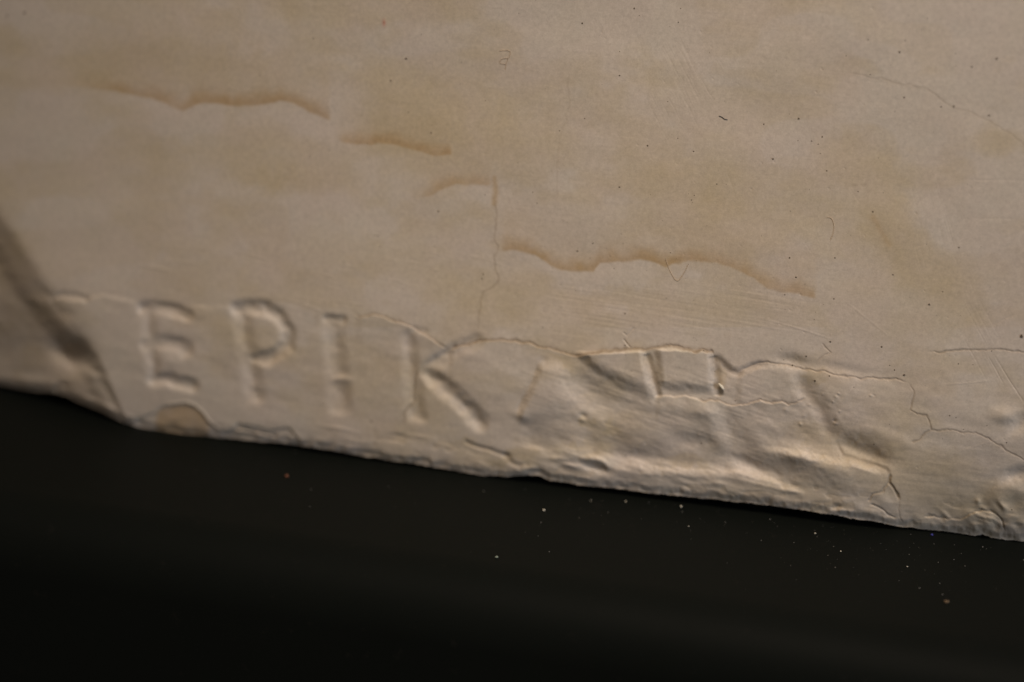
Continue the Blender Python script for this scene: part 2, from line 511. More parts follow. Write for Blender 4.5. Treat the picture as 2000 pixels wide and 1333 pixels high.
# right margin bumps
bumpS(1962, 812, 26, 13, 3.5, -8)
bumpS(1996, 826, 26, 14, -4.5, -30)
bumpS(1988, 926, 26, 13, -4.5, -10)
bumpS(1972, 975, 36, 33, 4.6, 0, 4)
bumpS(1982, 985, 20, 18, -3.6)
bumpS(1985, 1018, 30, 12, 2.5)
bumpS(2060, 960, 60, 40, 3)
bumpS(1930, 1018, 30, 12, 1.8, 10)
for i in range(46):
    x = random.uniform(1840, 2080)
    y = edge_y(x) - random.uniform(4, 70)
    bumpS(x, y, random.uniform(4, 14), random.uniform(3, 8), random.choice((-1, 1)) * random.uniform(0.8, 2.0), random.uniform(0, 60))
# grit left standing on the mound
for (x, y, r, a) in [(1625, 784, 3, 2.5), (1632, 775, 4, 2), (1638, 768, 3, 2), (1629, 822, 4, -3), (1632, 828, 5, 2.6), (1700, 771, 3, 2.4), (1706, 770, 2.5, -2), (1580, 790, 4, 2),
                     (1565, 830, 4, 2.4), (1535, 800, 6, 1.6), (1613, 893, 5, 2.8), (1640, 803, 3, 2), (1605, 770, 4, 1.5), (1570, 812, 5, 1.6)]:
    bump(x, y, r * 0.8, r * 0.65, a * 0.55)

# ---- flaked lower rim on the left (thin skin gone, older yellow plaster bare)
FL = [(262, 822), (285, 814), (305, 806), (314, 796), (330, 790), (359, 787), (378, 792), (391, 800), (400, 813), (411, 827), (425, 838), (440, 841), (454, 837), (465, 827), (500, 834), (522, 841), (548, 838), (565, 836), (580, 852), (594, 866)]
p = np.array(FL, float)
w = win_of(FL, 50)
x, y = GX[w] + JX[w] * 0.6, GY[w] + JY[w] * 0.6
s = y - np.interp(x, p[:, 0], p[:, 1])
e = sm((x - 262) / 14) * sm((594 - x) / 14)
Hm[w] -= 3.2 * e * sm(s / 4 + 0.5)
PALE[w] = np.maximum(PALE[w], 0.85 * e * np.exp(-((s + 1.0) / 3.0) ** 2))
inn = e * sm(s / 3 - 0.6) * sm((x - 302) / 8) * sm((412 - x) / 8)
STAIN[w] = np.maximum(STAIN[w], 0.62 * inn)
FLAKE = 30
PART[w] = np.where((inn > 0.5), FLAKE, PART[w])
groove([(461, 838), (485, 841), (512, 847), (545, 852)], 4, 3.4, grime=0.35)
groove(FL[3:11], 5, -2.0, taper=0.2)
bump(340, 818, 8, 14, 1.5, 70)
# worn rim
rim = edge_y(GX) - GY
Hm -= 6.0 * sm((16 + 5 * NB - rim) / 16) + 2.0 * sm((34 + 12 * NB - rim) / 34)
rimn = sm((26 - rim) / 26)
Hm += rimn * (vnoise(13, 9, 50, 0.12) * 1.0 + vnoise(6, 5, 51, 0.1) * 0.6)
chz = sm((75 - rim) / 40) * sm((GX - 600) / 200)
ch = sm((vnoise(42, 16, 52, 0.13) + 0.5 * vnoise(15, 9, 53, 0.1) - 0.42) / 0.22)
ch2 = sm((vnoise(42, 16, 52, 0.13) + 0.5 * vnoise(15, 9, 53, 0.1) - 0.34) / 0.22) - ch
Hm -= chz * ch * 0.8
PALE = np.maximum(PALE, chz * ch2 * 0.25)
STAIN += chz * ch * 0.18

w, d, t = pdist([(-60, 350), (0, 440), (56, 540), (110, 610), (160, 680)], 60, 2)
GRIME[w] = np.maximum(GRIME[w], 0.30 * np.exp(-(d / 24) ** 2) * (0.8 + 0.6 * NB[w]))  # soft dark brown band along the left break
# ---- scratches on the smooth field
def scr(x0, y0, x1_, y1_, d=0.5, hw=1.6):
    mx, my = (x0 + x1_) / 2 + random.uniform(-3, 3), (y0 + y1_) / 2 + random.uniform(-3, 3)
    groove([(x0, y0), (mx, my), (x1_, y1_)], hw, d, jit=0.15, taper=0.4)


for i in range(34):
    x, y = random.uniform(1255, 1340), random.uniform(60, 200)
    l = random.uniform(40, 120)
    scr(x, y, x + l * 0.52, y + l, random.uniform(0.06, 0.2))
for i in range(34):
    x, y = random.uniform(1775, 1850), random.uniform(270, 480)
    l = random.uniform(40, 130)
    scr(x, y, x + l * 0.28, y + l, random.uniform(0.06, 0.22))
for i in range(10):
    x, y = random.uniform(1860, 1915), random.uniform(540, 680)
    scr(x, y, x + 60, y + 110, random.uniform(0.1, 0.3))
scr(1940, 690, 2010, 800, 0.8)
scr(1925, 688, 1965, 760, 0.6)
scr(1830, 752, 1950, 742, -0.6)
scr(1875, 352, 2005, 352, 0.5)
scr(1885, 430, 2005, 430, 0.4)
scr(1990, 610, 1930, 640, 0.6)
scr(1850, 890, 1990, 850, -0.5)
scr(400, 60, 440, 57, -0.5)
scr(270, 518, 340, 532, -1.0, 3)
scr(90, 455, 110, 470, -0.6)
scr(1480, 620, 1640, 668, -0.35, 3)
scr(1640, 580, 1740, 660, -0.2, 3)
for i in range(120):
    x, y = random.uniform(0, 2000), random.uniform(0, 560)
    l = random.uniform(20, 90)
    a = random.choice((random.uniform(-0.1, 0.25), random.uniform(0.9, 1.3)))
    scr(x, y, x + l * math.cos(a), y + l * math.sin(a), random.uniform(-0.18, 0.22), 1.5)
for i in range(60):
    x, y = random.uniform(100, 900), random.uniform(470, 600)
    l = random.uniform(30, 110)
    a = random.uniform(0.08, 0.35)
    scr(x, y, x + l * math.cos(a), y + l * math.sin(a), random.uniform(-0.5, 0.3), 2.6)
# pin holes
for i in range(420):
    x, y = random.uniform(X0 + 20, X1 - 20), random.uniform(Y0 + 20, 1040)
    w = win_of([(x, y)], 3)
    r = random.uniform(0.9, 1.5)
    Hm[w] -= random.uniform(0.4, 1.3) * np.exp(-((GX[w] - x) ** 2 + (GY[w] - y) ** 2) / (r * r))

# ---- water stains
tide([(80, 160), (190, 174), (230, 181), (275, 190), (300, 194), (322, 203), (340, 210), (358, 219), (372, 212), (396, 200), (425, 203), (455, 209), (500, 208), (545, 200), (575, 205), (605, 219), (648, 236)], 0.78, 10, 60, 0.42, ramp=260)
tide([(652, 268), (665, 280), (690, 283), (722, 285), (738, 280), (775, 284), (800, 290), (845, 302), (888, 306)], 0.8, 12, 40, 0.35)
tide([(790, 390), (840, 384), (868, 368), (892, 364), (930, 362), (966, 364)], 0.6, 14, 40, 0.4, ramp=80)
tide([(976, 492), (1010, 492), (1045, 500), (1080, 522), (1105, 530), (1160, 531), (1172, 516), (1200, 513), (1250, 508), (1275, 514), (1300, 522), (1322, 516), (1345, 510), (1400, 512), (1440, 527),
      (1475, 546), (1500, 564), (1530, 572), (1560, 574), (1600, 586)], 0.7, 11, 70, 0.46, ramp=16)
w, d, t = pdist([(966, 350), (968, 375), (965, 398)], 20, 0.6)
STAIN[w] = np.maximum(STAIN[w], 0.6 * np.exp(-(d / 6) ** 2))
blot(986, 480, 16, 12, 0.5)
w, d, t = pdist([(1705, 425), (1720, 450), (1738, 480)], 24, 0.8)
STAIN[w] = np.maximum(STAIN[w], 0.4 * np.exp(-(d / 8) ** 2))
for a in [(200, 90, 130, 70, 0.16, 10), (350, 130, 170, 60, 0.2, 8), (505, 100, 10, 14, 0.35), (560, 185, 70, 40, 0.15), (380, 310, 150, 40, 0.22, 6), (570, 345, 70, 18, 0.35, 4), (500, 300, 60, 30, 0.18),
          (440, 400, 90, 22, 0.15), (900, 210, 150, 70, 0.30, 8), (730, 150, 60, 40, 0.2), (990, 290, 120, 70, 0.2), (1380, 420, 140, 80, 0.26), (1280, 330, 60, 45, 0.16), (1540, 210, 130, 90, 0.16),
          (1730, 340, 60, 36, 0.2, 20), (1740, 420, 52, 62, 0.3, -15), (1760, 520, 60, 50, 0.35, 30), (1850, 560, 46, 34, 0.35, 20), (1650, 600, 100, 60, 0.18), (900, 440, 130, 40, 0.2), (1000, 600, 140, 40, 0.2),
          (620, 500, 180, 50, 0.12), (830, 540, 120, 40, 0.14), (1180, 590, 90, 22, 0.22), (1410, 590, 80, 18, 0.2), (1800, 640, 60, 30, 0.22), (760, 690, 50, 50, 0.2), (790, 770, 60, 26, 0.18),
          (1095, 700, 40, 18, 0.5, 10), (1230, 840, 60, 26, 0.35, 20), (1170, 850, 30, 30, 0.3), (1160, 880, 40, 12, 0.45), (1350, 905, 40, 12, 0.4), (1620, 870, 50, 40, 0.35, 30), (1700, 880, 60, 26, 0.4, 10), (1780, 960, 60, 40, 0.25),
          (1950, 985, 40, 30, 0.3), (1750, 790, 40, 50, 0.2), (1560, 700, 40, 14, 0.3), (1600, 735, 30, 12, 0.3), (740, 893, 40, 6, 0.45), (905, 870, 26, 6, 0.4), (970, 900, 40, 10, 0.3), (100, 620, 60, 80, 0.25), (20, 480, 40, 50, 0.35)]:
    blot(a[0], a[1], a[2], a[3], a[4], a[5] if len(a) > 5 else 0)
WASH += 1.6 * np.clip(vnoise(210, 120, 60, 0.15) * 0.16 + vnoise(70, 40, 61, 0.1) * 0.12 + vnoise(26, 16, 63, 0.1) * 0.06, -0.05, 0.35)
WASH += 0.16 * sm((vnoise(130, 70, 62) - 0.1) * 4) * (GY < 640)
w, d, t = pdist([(1640, 300), (1700, 350), (1740, 430), (1790, 520), (1880, 590)], 120, 3)
WASH[w] += 0.40 * np.exp(-(d / 46) ** 3)
for (x_, y_, a_, b_, v_, an_) in [(1140, 822, 22, 16, 0.4, 20), (1215, 845, 34, 14, 0.4, 15), (1125, 872, 34, 9, 0.6, 8), (1600, 862, 44, 22, 0.4, 40), (1595, 738, 34, 10, 0.3, 10), (1100, 705, 34, 16, 0.4, 20), (1840, 930, 90, 50, 0.2, 10), (1350, 912, 50, 12, 0.35, 5), (1000, 895, 60, 12, 0.3, 10), (1690, 885, 60, 18, 0.35, 10), (1405, 735, 16, 40, 0.4, 0), (850, 225, 150, 85, 0.24, 5), (330, 125, 190, 52, 0.20, 5), (1400, 410, 150, 95, 0.22, 0), (1000, 280, 90, 60, 0.14, 0), (560, 340, 90, 26, 0.2, 5), (700, 500, 200, 60, 0.10, 5),
                                  (120, 330, 120, 40, 0.10, 0), (1250, 590, 190, 26, 0.12, 6), (1560, 130, 120, 90, 0.12, 0), (960, 560, 120, 60, 0.14, 0), (1780, 650, 90, 60, 0.14, 0), (1700, 520, 110, 80, 0.10, 0)]:
    blot(x_, y_, a_, b_, v_, an_, soft=4.5, jit=6)
WASH = 0.75 * (1 - np.exp(-WASH * 2.2 / 0.75))
w, d, t = pdist([(750, 40), (749, 50)], 12, 0)
RED = np.zeros((Hh, W), np.float32)
RED[w] = np.exp(-((GX[w] - 750) / 3.0) ** 2 - ((GY[w] - 45) / 6.5) ** 2)
for (x, y, r) in [(1670, 362, 5), (1690, 361, 5)]:
    blot(x, y, r, 2, 0.5, arr=GRIME, jit=0)


def sample(arr, x, y):
    u = np.clip(np.asarray(x) - X0, 0, W - 1.01)
    v = np.clip(np.asarray(y) - Y0, 0, Hh - 1.01)
    iu, iv = u.astype(int), v.astype(int)
    fu, fv = u - iu, v - iv
    return (arr[iv, iu] * (1 - fu) + arr[iv, iu + 1] * fu) * (1 - fv) + (arr[iv + 1, iu] * (1 - fu) + arr[iv + 1, iu + 1] * fu) * fv


# ------------------------------------------------------------------ materials
def new_mat(name):
    m = bpy.data.materials.new(name)
    m.use_nodes = True
    nt = m.node_tree
    return m, nt, nt.nodes["Principled BSDF"]


def attr(nt, name):
    n = nt.nodes.new("ShaderNodeAttribute")
    n.attribute_name = name
    return n.outputs["Fac"]


def noise(nt, vec, scale, detail=4, rough=0.55):
    n = nt.nodes.new("ShaderNodeTexNoise")
    n.inputs["Scale"].default_value = scale
    n.inputs["Detail"].default_value = detail
    n.inputs["Roughness"].default_value = rough
    nt.links.new(vec, n.inputs["Vector"])
    return n.outputs["Fac"]


def mix(nt, fac, a, b):
    n = nt.nodes.new("ShaderNodeMix")
    n.data_type = 'RGBA'
    for sock, v in ((n.inputs[0], fac), (n.inputs[6], a), (n.inputs[7], b)):
        if isinstance(v, (tuple, float, int)):
            sock.default_value = v if not isinstance(v, tuple) else (*v, 1)
        else:
            nt.links.new(v, sock)
    return n.outputs[2]


def mth(nt, op, a, b=0.0, c=None, clamp=False):
    n = nt.nodes.new("ShaderNodeMath")
    n.operation = op
    n.use_clamp = clamp
    for i, v in enumerate((a, b) if c is None else (a, b, c)):
        if isinstance(v, (float, int)):
            n.inputs[i].default_value = v
        else:
            nt.links.new(v, n.inputs[i])
    return n.outputs[0]


plaster, nt, bsdf = new_mat("plaster")
tc = nt.nodes.new("ShaderNodeTexCoord").outputs["Object"]
mp = nt.nodes.new("ShaderNodeMapping")
mp.inputs["Rotation"].default_value = (0, math.radians(9), 0)
mp.inputs["Scale"].default_value = (0.10, 1, 1)
nt.links.new(tc, mp.inputs["Vector"])
n_big = noise(nt, tc, 22, 5, 0.6)
n_mid = noise(nt, tc, 130, 4, 0.6)
n_fine = noise(nt, tc, 900, 3, 0.6)
n_brush = noise(nt, mp.outputs[0], 1400, 3, 0.6)
base = mix(nt, mth(nt, 'MULTIPLY_ADD', n_big, 2.2, -0.6, True), (0.585, 0.515, 0.438), (0.655, 0.575, 0.485))
base = mix(nt, mth(nt, 'MULTIPLY_ADD', n_mid, 1.6, -0.55, True), base, (0.60, 0.545, 0.475))
stain_f = mth(nt, 'MULTIPLY', attr(nt, "stain"), mth(nt, 'MULTIPLY_ADD', n_mid, 0.7, 0.62))
wash_f = mth(nt, 'MULTIPLY', attr(nt, "wash"), mth(nt, 'MULTIPLY_ADD', n_mid, 0.7, 0.62))
base = mix(nt, mth(nt, 'MULTIPLY', wash_f, 1.0, clamp=True), base, (0.525, 0.425, 0.265))
base = mix(nt, mth(nt, 'MULTIPLY', stain_f, 1.25, clamp=True), base, (0.51, 0.39, 0.235))
base = mix(nt, mth(nt, 'MULTIPLY_ADD', stain_f, 0.95, -0.22, True), base, (0.43, 0.29, 0.155))
base = mix(nt, mth(nt, 'MULTIPLY', attr(nt, "pale"), 0.75, clamp=True), base, (0.80, 0.72, 0.58))
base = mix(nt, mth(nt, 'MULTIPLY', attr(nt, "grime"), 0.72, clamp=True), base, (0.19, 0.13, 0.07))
base = mix(nt, mth(nt, 'MULTIPLY', attr(nt, "red"), 0.7, clamp=True), base, (0.55, 0.12, 0.07))
n_grain = noise(nt, tc, 2600, 2, 0.6)
speck = mth(nt, 'ADD', mth(nt, 'MULTIPLY_ADD', n_fine, 0.36, 0.68), mth(nt, 'MULTIPLY', n_grain, 0.30))
freck = mth(nt, 'MULTIPLY_ADD', noise(nt, tc, 420, 3, 0.7), 14.0, -9.6, True)
base = mix(nt, mth(nt, 'MULTIPLY', freck, 0.22), base, (0.34, 0.26, 0.17))
pink = noise(nt, tc, 55, 3, 0.6)
base = mix(nt, mth(nt, 'MULTIPLY_ADD', pink, 1.4, -0.55, True), base, (0.62, 0.525, 0.47))
vm = nt.nodes.new("ShaderNodeVectorMath")
vm.operation = 'SCALE'
nt.links.new(base, vm.inputs[0])
nt.links.new(speck, vm.inputs["Scale"])
nt.links.new(vm.outputs[0], bsdf.inputs["Base Color"])
bsdf.inputs["Roughness"].default_value = 0.62
bsdf.inputs["Specular IOR Level"].default_value = 0.28
bp = nt.nodes.new("ShaderNodeBump")
bp.inputs["Strength"].default_value = 0.35
bp.inputs["Distance"].default_value = 0.00016
hsum = mth(nt, 'ADD', mth(nt, 'MULTIPLY', n_fine, 0.55), mth(nt, 'MULTIPLY', n_brush, 0.35))
nt.links.new(hsum, bp.inputs["Height"])
nt.links.new(bp.outputs[0], bsdf.inputs["Normal"])

black, nt, bsdf = new_mat("black_paint")
tc = nt.nodes.new("ShaderNodeTexCoord").outputs["Object"]
nb = noise(nt, tc, 260, 5, 0.65)
nb2 = noise(nt, tc, 14, 3, 0.5)
c = mix(nt, nb2, (0.0047, 0.0058, 0.0049), (0.0066, 0.0080, 0.0070))
c = mix(nt, mth(nt, 'MULTIPLY_ADD', nb, 4.0, -2.5, True), c, (0.013, 0.0125, 0.011))
nt.links.new(c, bsdf.inputs["Base Color"])
bsdf.inputs["Roughness"].default_value = 0.55
bsdf.inputs["Specular IOR Level"].default_value = 0.05
bp = nt.nodes.new("ShaderNodeBump")
bp.inputs["Strength"].default_value = 0.2
bp.inputs["Distance"].default_value = 0.0001
nt.links.new(noise(nt, tc, 1800, 2), bp.inputs["Height"])
nt.links.new(bp.outputs[0], bsdf.inputs["Normal"])


def plain(name, col, rough=0.8):
    m, nt, b = new_mat(name)
    tc = nt.nodes.new("ShaderNodeTexCoord").outputs["Object"]
    k = noise(nt, tc, 2500, 2)
    nt.links.new(mix(nt, k, tuple(v * 0.75 for v in col), tuple(min(1, v * 1.2) for v in col)), b.inputs["Base Color"])
    b.inputs["Roughness"].default_value = rough
    return m


m_white = plain("white_crumb", (0.80, 0.74, 0.60))
m_dust = plain("dust_grain", (0.22, 0.21, 0.19))
m_rust = plain("rust_crumb", (0.20, 0.075, 0.04))
m_brown = plain("brown_crumb", (0.13, 0.085, 0.045))
m_blue = plain("blue_grain", (0.05, 0.05, 0.30))
m_green = plain("grey_green_grain", (0.20, 0.24, 0.20))
m_dark = plain("dark_dirt", (0.13, 0.10, 0.07))
m_fibre = plain("fibre_tan", (0.56, 0.44, 0.32))
m_fibre_dark = plain("fibre_dark", (0.05, 0.045, 0.045))

# ------------------------------------------------------------------ the cast: grid following the face, split into its parts
def axis(segs):
    out = []
    for a, b, st in segs:
        out.append(np.arange(a, b, st))
    return np.concatenate(out)


cx = np.concatenate([axis([(-400, -40, 6), (-40, 2040, 1.75), (2040, 2400, 6)]), [2400]])
ry = axis([(-400, -30, 6), (-30, 540, 2.1)])
tl = np.linspace(0, 1, 300)
top_rows = np.repeat(ry[:, None], len(cx), 1)
ey = edge_y(cx)
low_rows = 540 + tl[:, None] * (ey[None, :] - 540)
YY = np.concatenate([top_rows, low_rows], 0)
XX = np.repeat(cx[None, :], YY.shape[0], 0)
nr, ncol = XX.shape
Pw = on_relief(XX, YY, sample(Hm, XX, YY) * PXM)
# grid normals
du = np.gradient(Pw, axis=1)
dv = np.gradient(Pw, axis=0)
Nw = np.cross(dv, du)
Nw /= np.linalg.norm(Nw, axis=2, keepdims=True)
if (Nw[..., 1].mean() > 0):
    Nw = -Nw
part_v = PART[np.clip((YY - Y0).round().astype(int), 0, Hh - 1), np.clip((XX - X0).round().astype(int), 0, W - 1)]
attrs = {"stain": sample(STAIN, XX, YY), "grime": sample(GRIME, XX, YY), "pale": sample(PALE, XX, YY), "red": sample(RED, XX, YY), "wash": sample(WASH, XX, YY)}
idx = np.arange(nr * ncol).reshape(nr, ncol)
quads = np.stack([idx[:-1, :-1], idx[1:, :-1], idx[1:, 1:], idx[:-1, 1:]], -1).reshape(-1, 4)
qpart = part_v[:-1, :-1].reshape(-1)
Pf, Nf = Pw.reshape(-1, 3), Nw.reshape(-1, 3)


def mesh_from(name, verts, faces, mat, normals=None, at=None, smooth=True):
    me = bpy.data.meshes.new(name)
    k = faces.shape[1]
    me.vertices.add(len(verts))
    me.vertices.foreach_set("co", np.ascontiguousarray(verts, np.float32).ravel())
    me.loops.add(faces.size)
    me.loops.foreach_set("vertex_index", np.ascontiguousarray(faces, np.int32).ravel())
    me.polygons.add(len(faces))
    me.polygons.foreach_set("loop_start", np.arange(0, faces.size, k, dtype=np.int32))
    me.polygons.foreach_set("loop_total", np.full(len(faces), k, np.int32))
    me.update(calc_edges=True)
    me.polygons.foreach_set("use_smooth", np.full(len(faces), smooth))
    if at:
        for n, v in at.items():
            a = me.attributes.new(n, 'FLOAT', 'POINT')
            a.data.foreach_set("value", np.ascontiguousarray(v, np.float32))
    if normals is not None:
        me.normals_split_custom_set_from_vertices(normals.tolist())
    me.materials.append(mat)
    return me


def link(name, me, parent=None):
    o = bpy.data.objects.new(name, me)
    scene.collection.objects.link(o)
    if parent:
        o.parent = parent
    return o


def sub_mesh(name, sel):
    q = quads[sel]
    used, inv = np.unique(q, return_inverse=True)
    return mesh_from(name, Pf[used], inv.reshape(-1, 4), plaster, Nf[used], {k: v.reshape(-1)[used] for k, v in attrs.items()})


cast = bpy.data.objects.new("plaster_cast", None)
scene.collection.objects.link(cast)
cast["label"] = "cream plaster cast with engraved letters, cracks and brown water stains on black shelf"
cast["category"] = "plaster cast"
cast.empty_display_size = 0.02

SPECIAL = {1: ("engraved_letter", "recessed letter E, blurred, nearest the slanting break"), 2: ("engraved_letter", "recessed letter P with round bowl"),
           3: ("engraved_letter", "recessed letter I, shallow single stem"), 4: ("engraved_letter", "recessed letter K with deep lower leg"),
           5: ("engraved_letter", "worn remnant of a round letter O"), 6: ("letter_remnant", "raised wedge left between two lost letter strokes"),
           7: ("letter_remnant", "raised square block under the crack"), 8: ("letter_remnant", "low worn block right of the square one"),
           20: ("crack", "brown crack above the letter I and K"), 21: ("crack", "longest dark brown crack above the lost letters"), 22: ("crack", "fine crack below the square block"),
           23: ("crack", "shallow crack running right from the lost letters"), 24: ("crack", "zigzag hairline crack on the smooth right side"), 25: ("crack", "straight hairline crack at the right margin"),
           26: ("crack", "short wide crack near the lower rim"), 30: ("flake_scar", "yellow brown scar where the skin flaked off the lower rim")}
main = ~np.isin(qpart, list(SPECIAL))
link("face", sub_mesh("face", main), cast)
for k, (nm, lb) in SPECIAL.items():
    sel = qpart == k
    if sel.sum() > 6:
        o = link(nm, sub_mesh(nm, sel), cast)
        o["label"] = lb

# underside, sides and back: the slab has real thickness
TH = 0.045
bot = Pw[-1]
inside = (cx > 10) & (cx < 1990)
SB, SA = np.polyfit(bot[inside, 0], bot[inside, 2], 1)
SA += float(np.percentile((bot[:, 2] - SA - SB * bot[:, 0])[inside], 6)) - 0.0001
SB = float(SB)
steps = [(0.0, 0.0), (0.0006, 0.00025), (0.0015, 0.0004), (0.004, 0.0004), (0.012, 0.0002), (TH, 0.0)]
rows = []
for i, (dy, dz) in enumerate(steps):
    r = bot.copy()
    if i:
        jit = vnoise(10, 10, 70)[0, :][np.clip((cx - X0).astype(int), 0, W - 1)] * 0.0003
        r[:, 1] += dy
        r[:, 2] = np.maximum(r[:, 2] - dz + (jit if i < 5 else 0), SA + SB * r[:, 0] + 0.0002)
        if i == 1:
            r[:, 2] = np.minimum(r[:, 2], bot[:, 2])
    rows.append(r)
U = np.array(rows)
ii = np.arange(U.shape[0] * ncol).reshape(-1, ncol)
uq = np.stack([ii[:-1, :-1], ii[1:, :-1], ii[1:, 1:], ii[:-1, 1:]], -1).reshape(-1, 4)
link("underside", mesh_from("underside", U.reshape(-1, 3), uq, plaster), cast)
ring = [tuple(Pw[r, 0]) for r in range(nr - 1, -1, -8)] + [tuple(Pw[0, c]) for c in range(0, ncol, 8)] + [tuple(Pw[0, -1])] + [tuple(Pw[r, -1]) for r in range(0, nr, 8)] + [tuple(Pw[-1, -1])]
ring = [tuple(Pw[-1, 0])] + ring
ring = np.array(ring)
backr = ring.copy()
backr[:, 1] = np.maximum(backr[:, 1] + 0.02, TH + 0.01)
vv = np.concatenate([ring, backr])
m_ = len(ring)
sq = np.array([(i, i + 1, i + 1 + m_, i + m_) for i in range(m_ - 1)])
link("side", mesh_from("side", vv, sq, plaster, smooth=False), cast)
me = bpy.data.meshes.new("back")
me.from_pydata([tuple(v) for v in backr], [], [tuple(range(m_))])
me.materials.append(plaster)
link("back", me, cast)

# ------------------------------------------------------------------ black shelf with a rounded front edge
prof = [(0.6, 0.0), (0.05, 0.0), (-0.02, 0.0)]
FY, RR = -0.057, 0.016
prof += [(FY + RR - RR * math.sin(a), -RR + RR * math.cos(a)) for a in np.linspace(0, math.pi / 2, 22)]
prof += [(FY, -0.05), (FY, -0.30), (0.6, -0.30)]
sxs = np.linspace(-0.9, 0.9, 60)
V = np.array([[(x, y, z + SA + SB * x) for x in sxs] for (y, z) in prof])
jj = np.arange(V.shape[0] * V.shape[1]).reshape(V.shape[:2])
fq = np.stack([jj[:-1, :-1], jj[:-1, 1:], jj[1:, 1:], jj[1:, :-1]], -1).reshape(-1, 4)
shelf = link("shelf", mesh_from("shelf", V.reshape(-1, 3), fq[:, ::-1], black))
shelf["kind"] = "structure"
shelf["label"] = "matte black shelf with a rounded front edge"
md = shelf.data
md.polygons.foreach_set("use_smooth", np.array([True] * len(md.polygons)))

# ------------------------------------------------------------------ little things: crumbs, grains, fibres, dirt
import bmesh


def lump(r, stretch, seed, loc=(0, 0, 0), sub=2, bm=None):
    own = bm is None
    b = bmesh.new() if own else bm
    res = bmesh.ops.create_icosphere(b, subdivisions=sub, radius=1.0)
    g = random.Random(seed)
    ph = [g.uniform(0, 6) for _ in range(6)]
    for v in res["verts"]:
        c = v.co
        k = 1 + 0.16 * math.sin(3 * c.x + ph[0]) + 0.14 * math.sin(4 * c.y + ph[1]) + 0.14 * math.sin(4 * c.z + ph[2]) + g.uniform(-0.06, 0.06)
        v.co = Vector((c.x * stretch[0], c.y * stretch[1], c.z * stretch[2])) * (k * r) + Vector(loc)
    return b


def small_thing(name, bm, mat, loc, rot, label, cat, group=None):
    me = bpy.data.meshes.new(name)
    bm.to_mesh(me)
    bm.free()
    me.polygons.foreach_set("use_smooth", [True] * len(me.polygons))
    me.materials.append(mat)
    o = link(name, me)
    o.location = loc
    o.rotation_euler = rot
    o["label"] = label
    o["category"] = cat
    if group:
        o["group"] = group
    return o


def face_pt(x, y, lift=0.0):
    return Vector(on_relief(x, y, float(sample(Hm, x, y)) * PXM + lift))


def shelf_pt(x, y):
    return Vector(on_shelf(x, y))


# rod-like crumb lodged in the groove
small_thing("plaster_crumb", lump(0.0009, (1.35, 0.42, 0.38), 3), m_white, face_pt(1409, 755, 0.0006), (0, math.radians(48), 0),
            "tiny white rod shaped plaster crumb lodged beside the square raised block", "crumb")
small_thing("rust_crumb", lump(0.0006, (0.75, 0.9, 0.6), 4, sub=2), m_rust, shelf_pt(560, 932) + Vector((0, 0, 0.0003)), (0, 0, 0.6),
            "small rust red crumb alone on the black shelf below the letters P and I", "crumb")
small_thing("brown_crumb", lump(0.0006, (1.2, 0.8, 0.5), 5), m_brown, shelf_pt(1849, 1177) + Vector((0, 0, 0.0002)), (0, 0, 0.2),
            "small brown crumb near the shelf's front edge at the right", "crumb")
small_thing("blue_grain", lump(0.0003, (1, 1, 0.8), 6), m_blue, shelf_pt(1820, 1046) + Vector((0, 0, 0.0002)), (0, 0, 0),
            "tiny blue grain on the black shelf close under the cast's right end", "grain")
small_thing("green_grain", lump(0.0005, (1, 0.6, 0.5), 8), m_green, shelf_pt(970, 1090) + Vector((0, 0, 0.0002)), (0, 0, 0.9),
            "dim grey green grain alone near the middle of the shelf's front", "grain")
GR = [(1062, 998, 0.00042, "brightest white grain on the shelf below the worn letter O"), (1330, 991, 0.00040, "white upright grain on the shelf below the square raised block"),
      (1222, 981, 0.00030, "pale flat grain on the shelf just under the rim, between the two brightest grains"), (1154, 979, 0.00022, "faint grain just under the rim right of the brightest white grain"),
      (1592, 1043, 0.00026, "pale grain under the mound, largest of a loose cluster"), (1642, 1078, 0.00025, "small white grain lower than the loose cluster under the mound"),
      (1772, 1108, 0.00026, "small white grain midway between the blue grain and the brown crumb"), (1345, 1029, 0.00020, "faint grain below the white upright grain")]
for i, (x, y, r, lb) in enumerate(GR):
    small_thing("white_grain", lump(r * 0.75, (1, 0.8, 0.8), 20 + i, sub=1), m_white, shelf_pt(x, y) + Vector((0, 0, r * 0.5)), (0, 0, i), lb, "grain", "white grains scattered on the black shelf")


def tube(pts, r, seg=6):
    b = bmesh.new()
    pts = [Vector(p) for p in pts]
    # smooth the path
    fine = []
    for i in range(len(pts) - 1):
        p0 = pts[max(i - 1, 0)]
        p1, p2 = pts[i], pts[i + 1]
        p3 = pts[min(i + 2, len(pts) - 1)]
        for k in range(5):
            t = k / 5
            fine.append(0.5 * ((2 * p1) + (p2 - p0) * t + (2 * p0 - 5 * p1 + 4 * p2 - p3) * t * t + (3 * p1 - p0 - 3 * p2 + p3) * t ** 3))
    fine.append(pts[-1])
    prev = None
    for i, p in enumerate(fine):
        d = (fine[min(i + 1, len(fine) - 1)] - fine[max(i - 1, 0)]).normalized()
        a = d.cross(Vector((0, -1, 0.1))).normalized()
        c = d.cross(a)
        rr = r * (0.5 if i in (0, len(fine) - 1) else 1)
        rg = [b.verts.new(p + a * rr * math.cos(2 * math.pi * k / seg) + c * rr * math.sin(2 * math.pi * k / seg)) for k in range(seg)]
        if prev:
            for k in range(seg):
                b.faces.new((prev[k], prev[(k + 1) % seg], rg[(k + 1) % seg], rg[k]))
        else:
            b.faces.new(rg)
        prev = rg
    b.faces.new(prev[::-1])
    return b


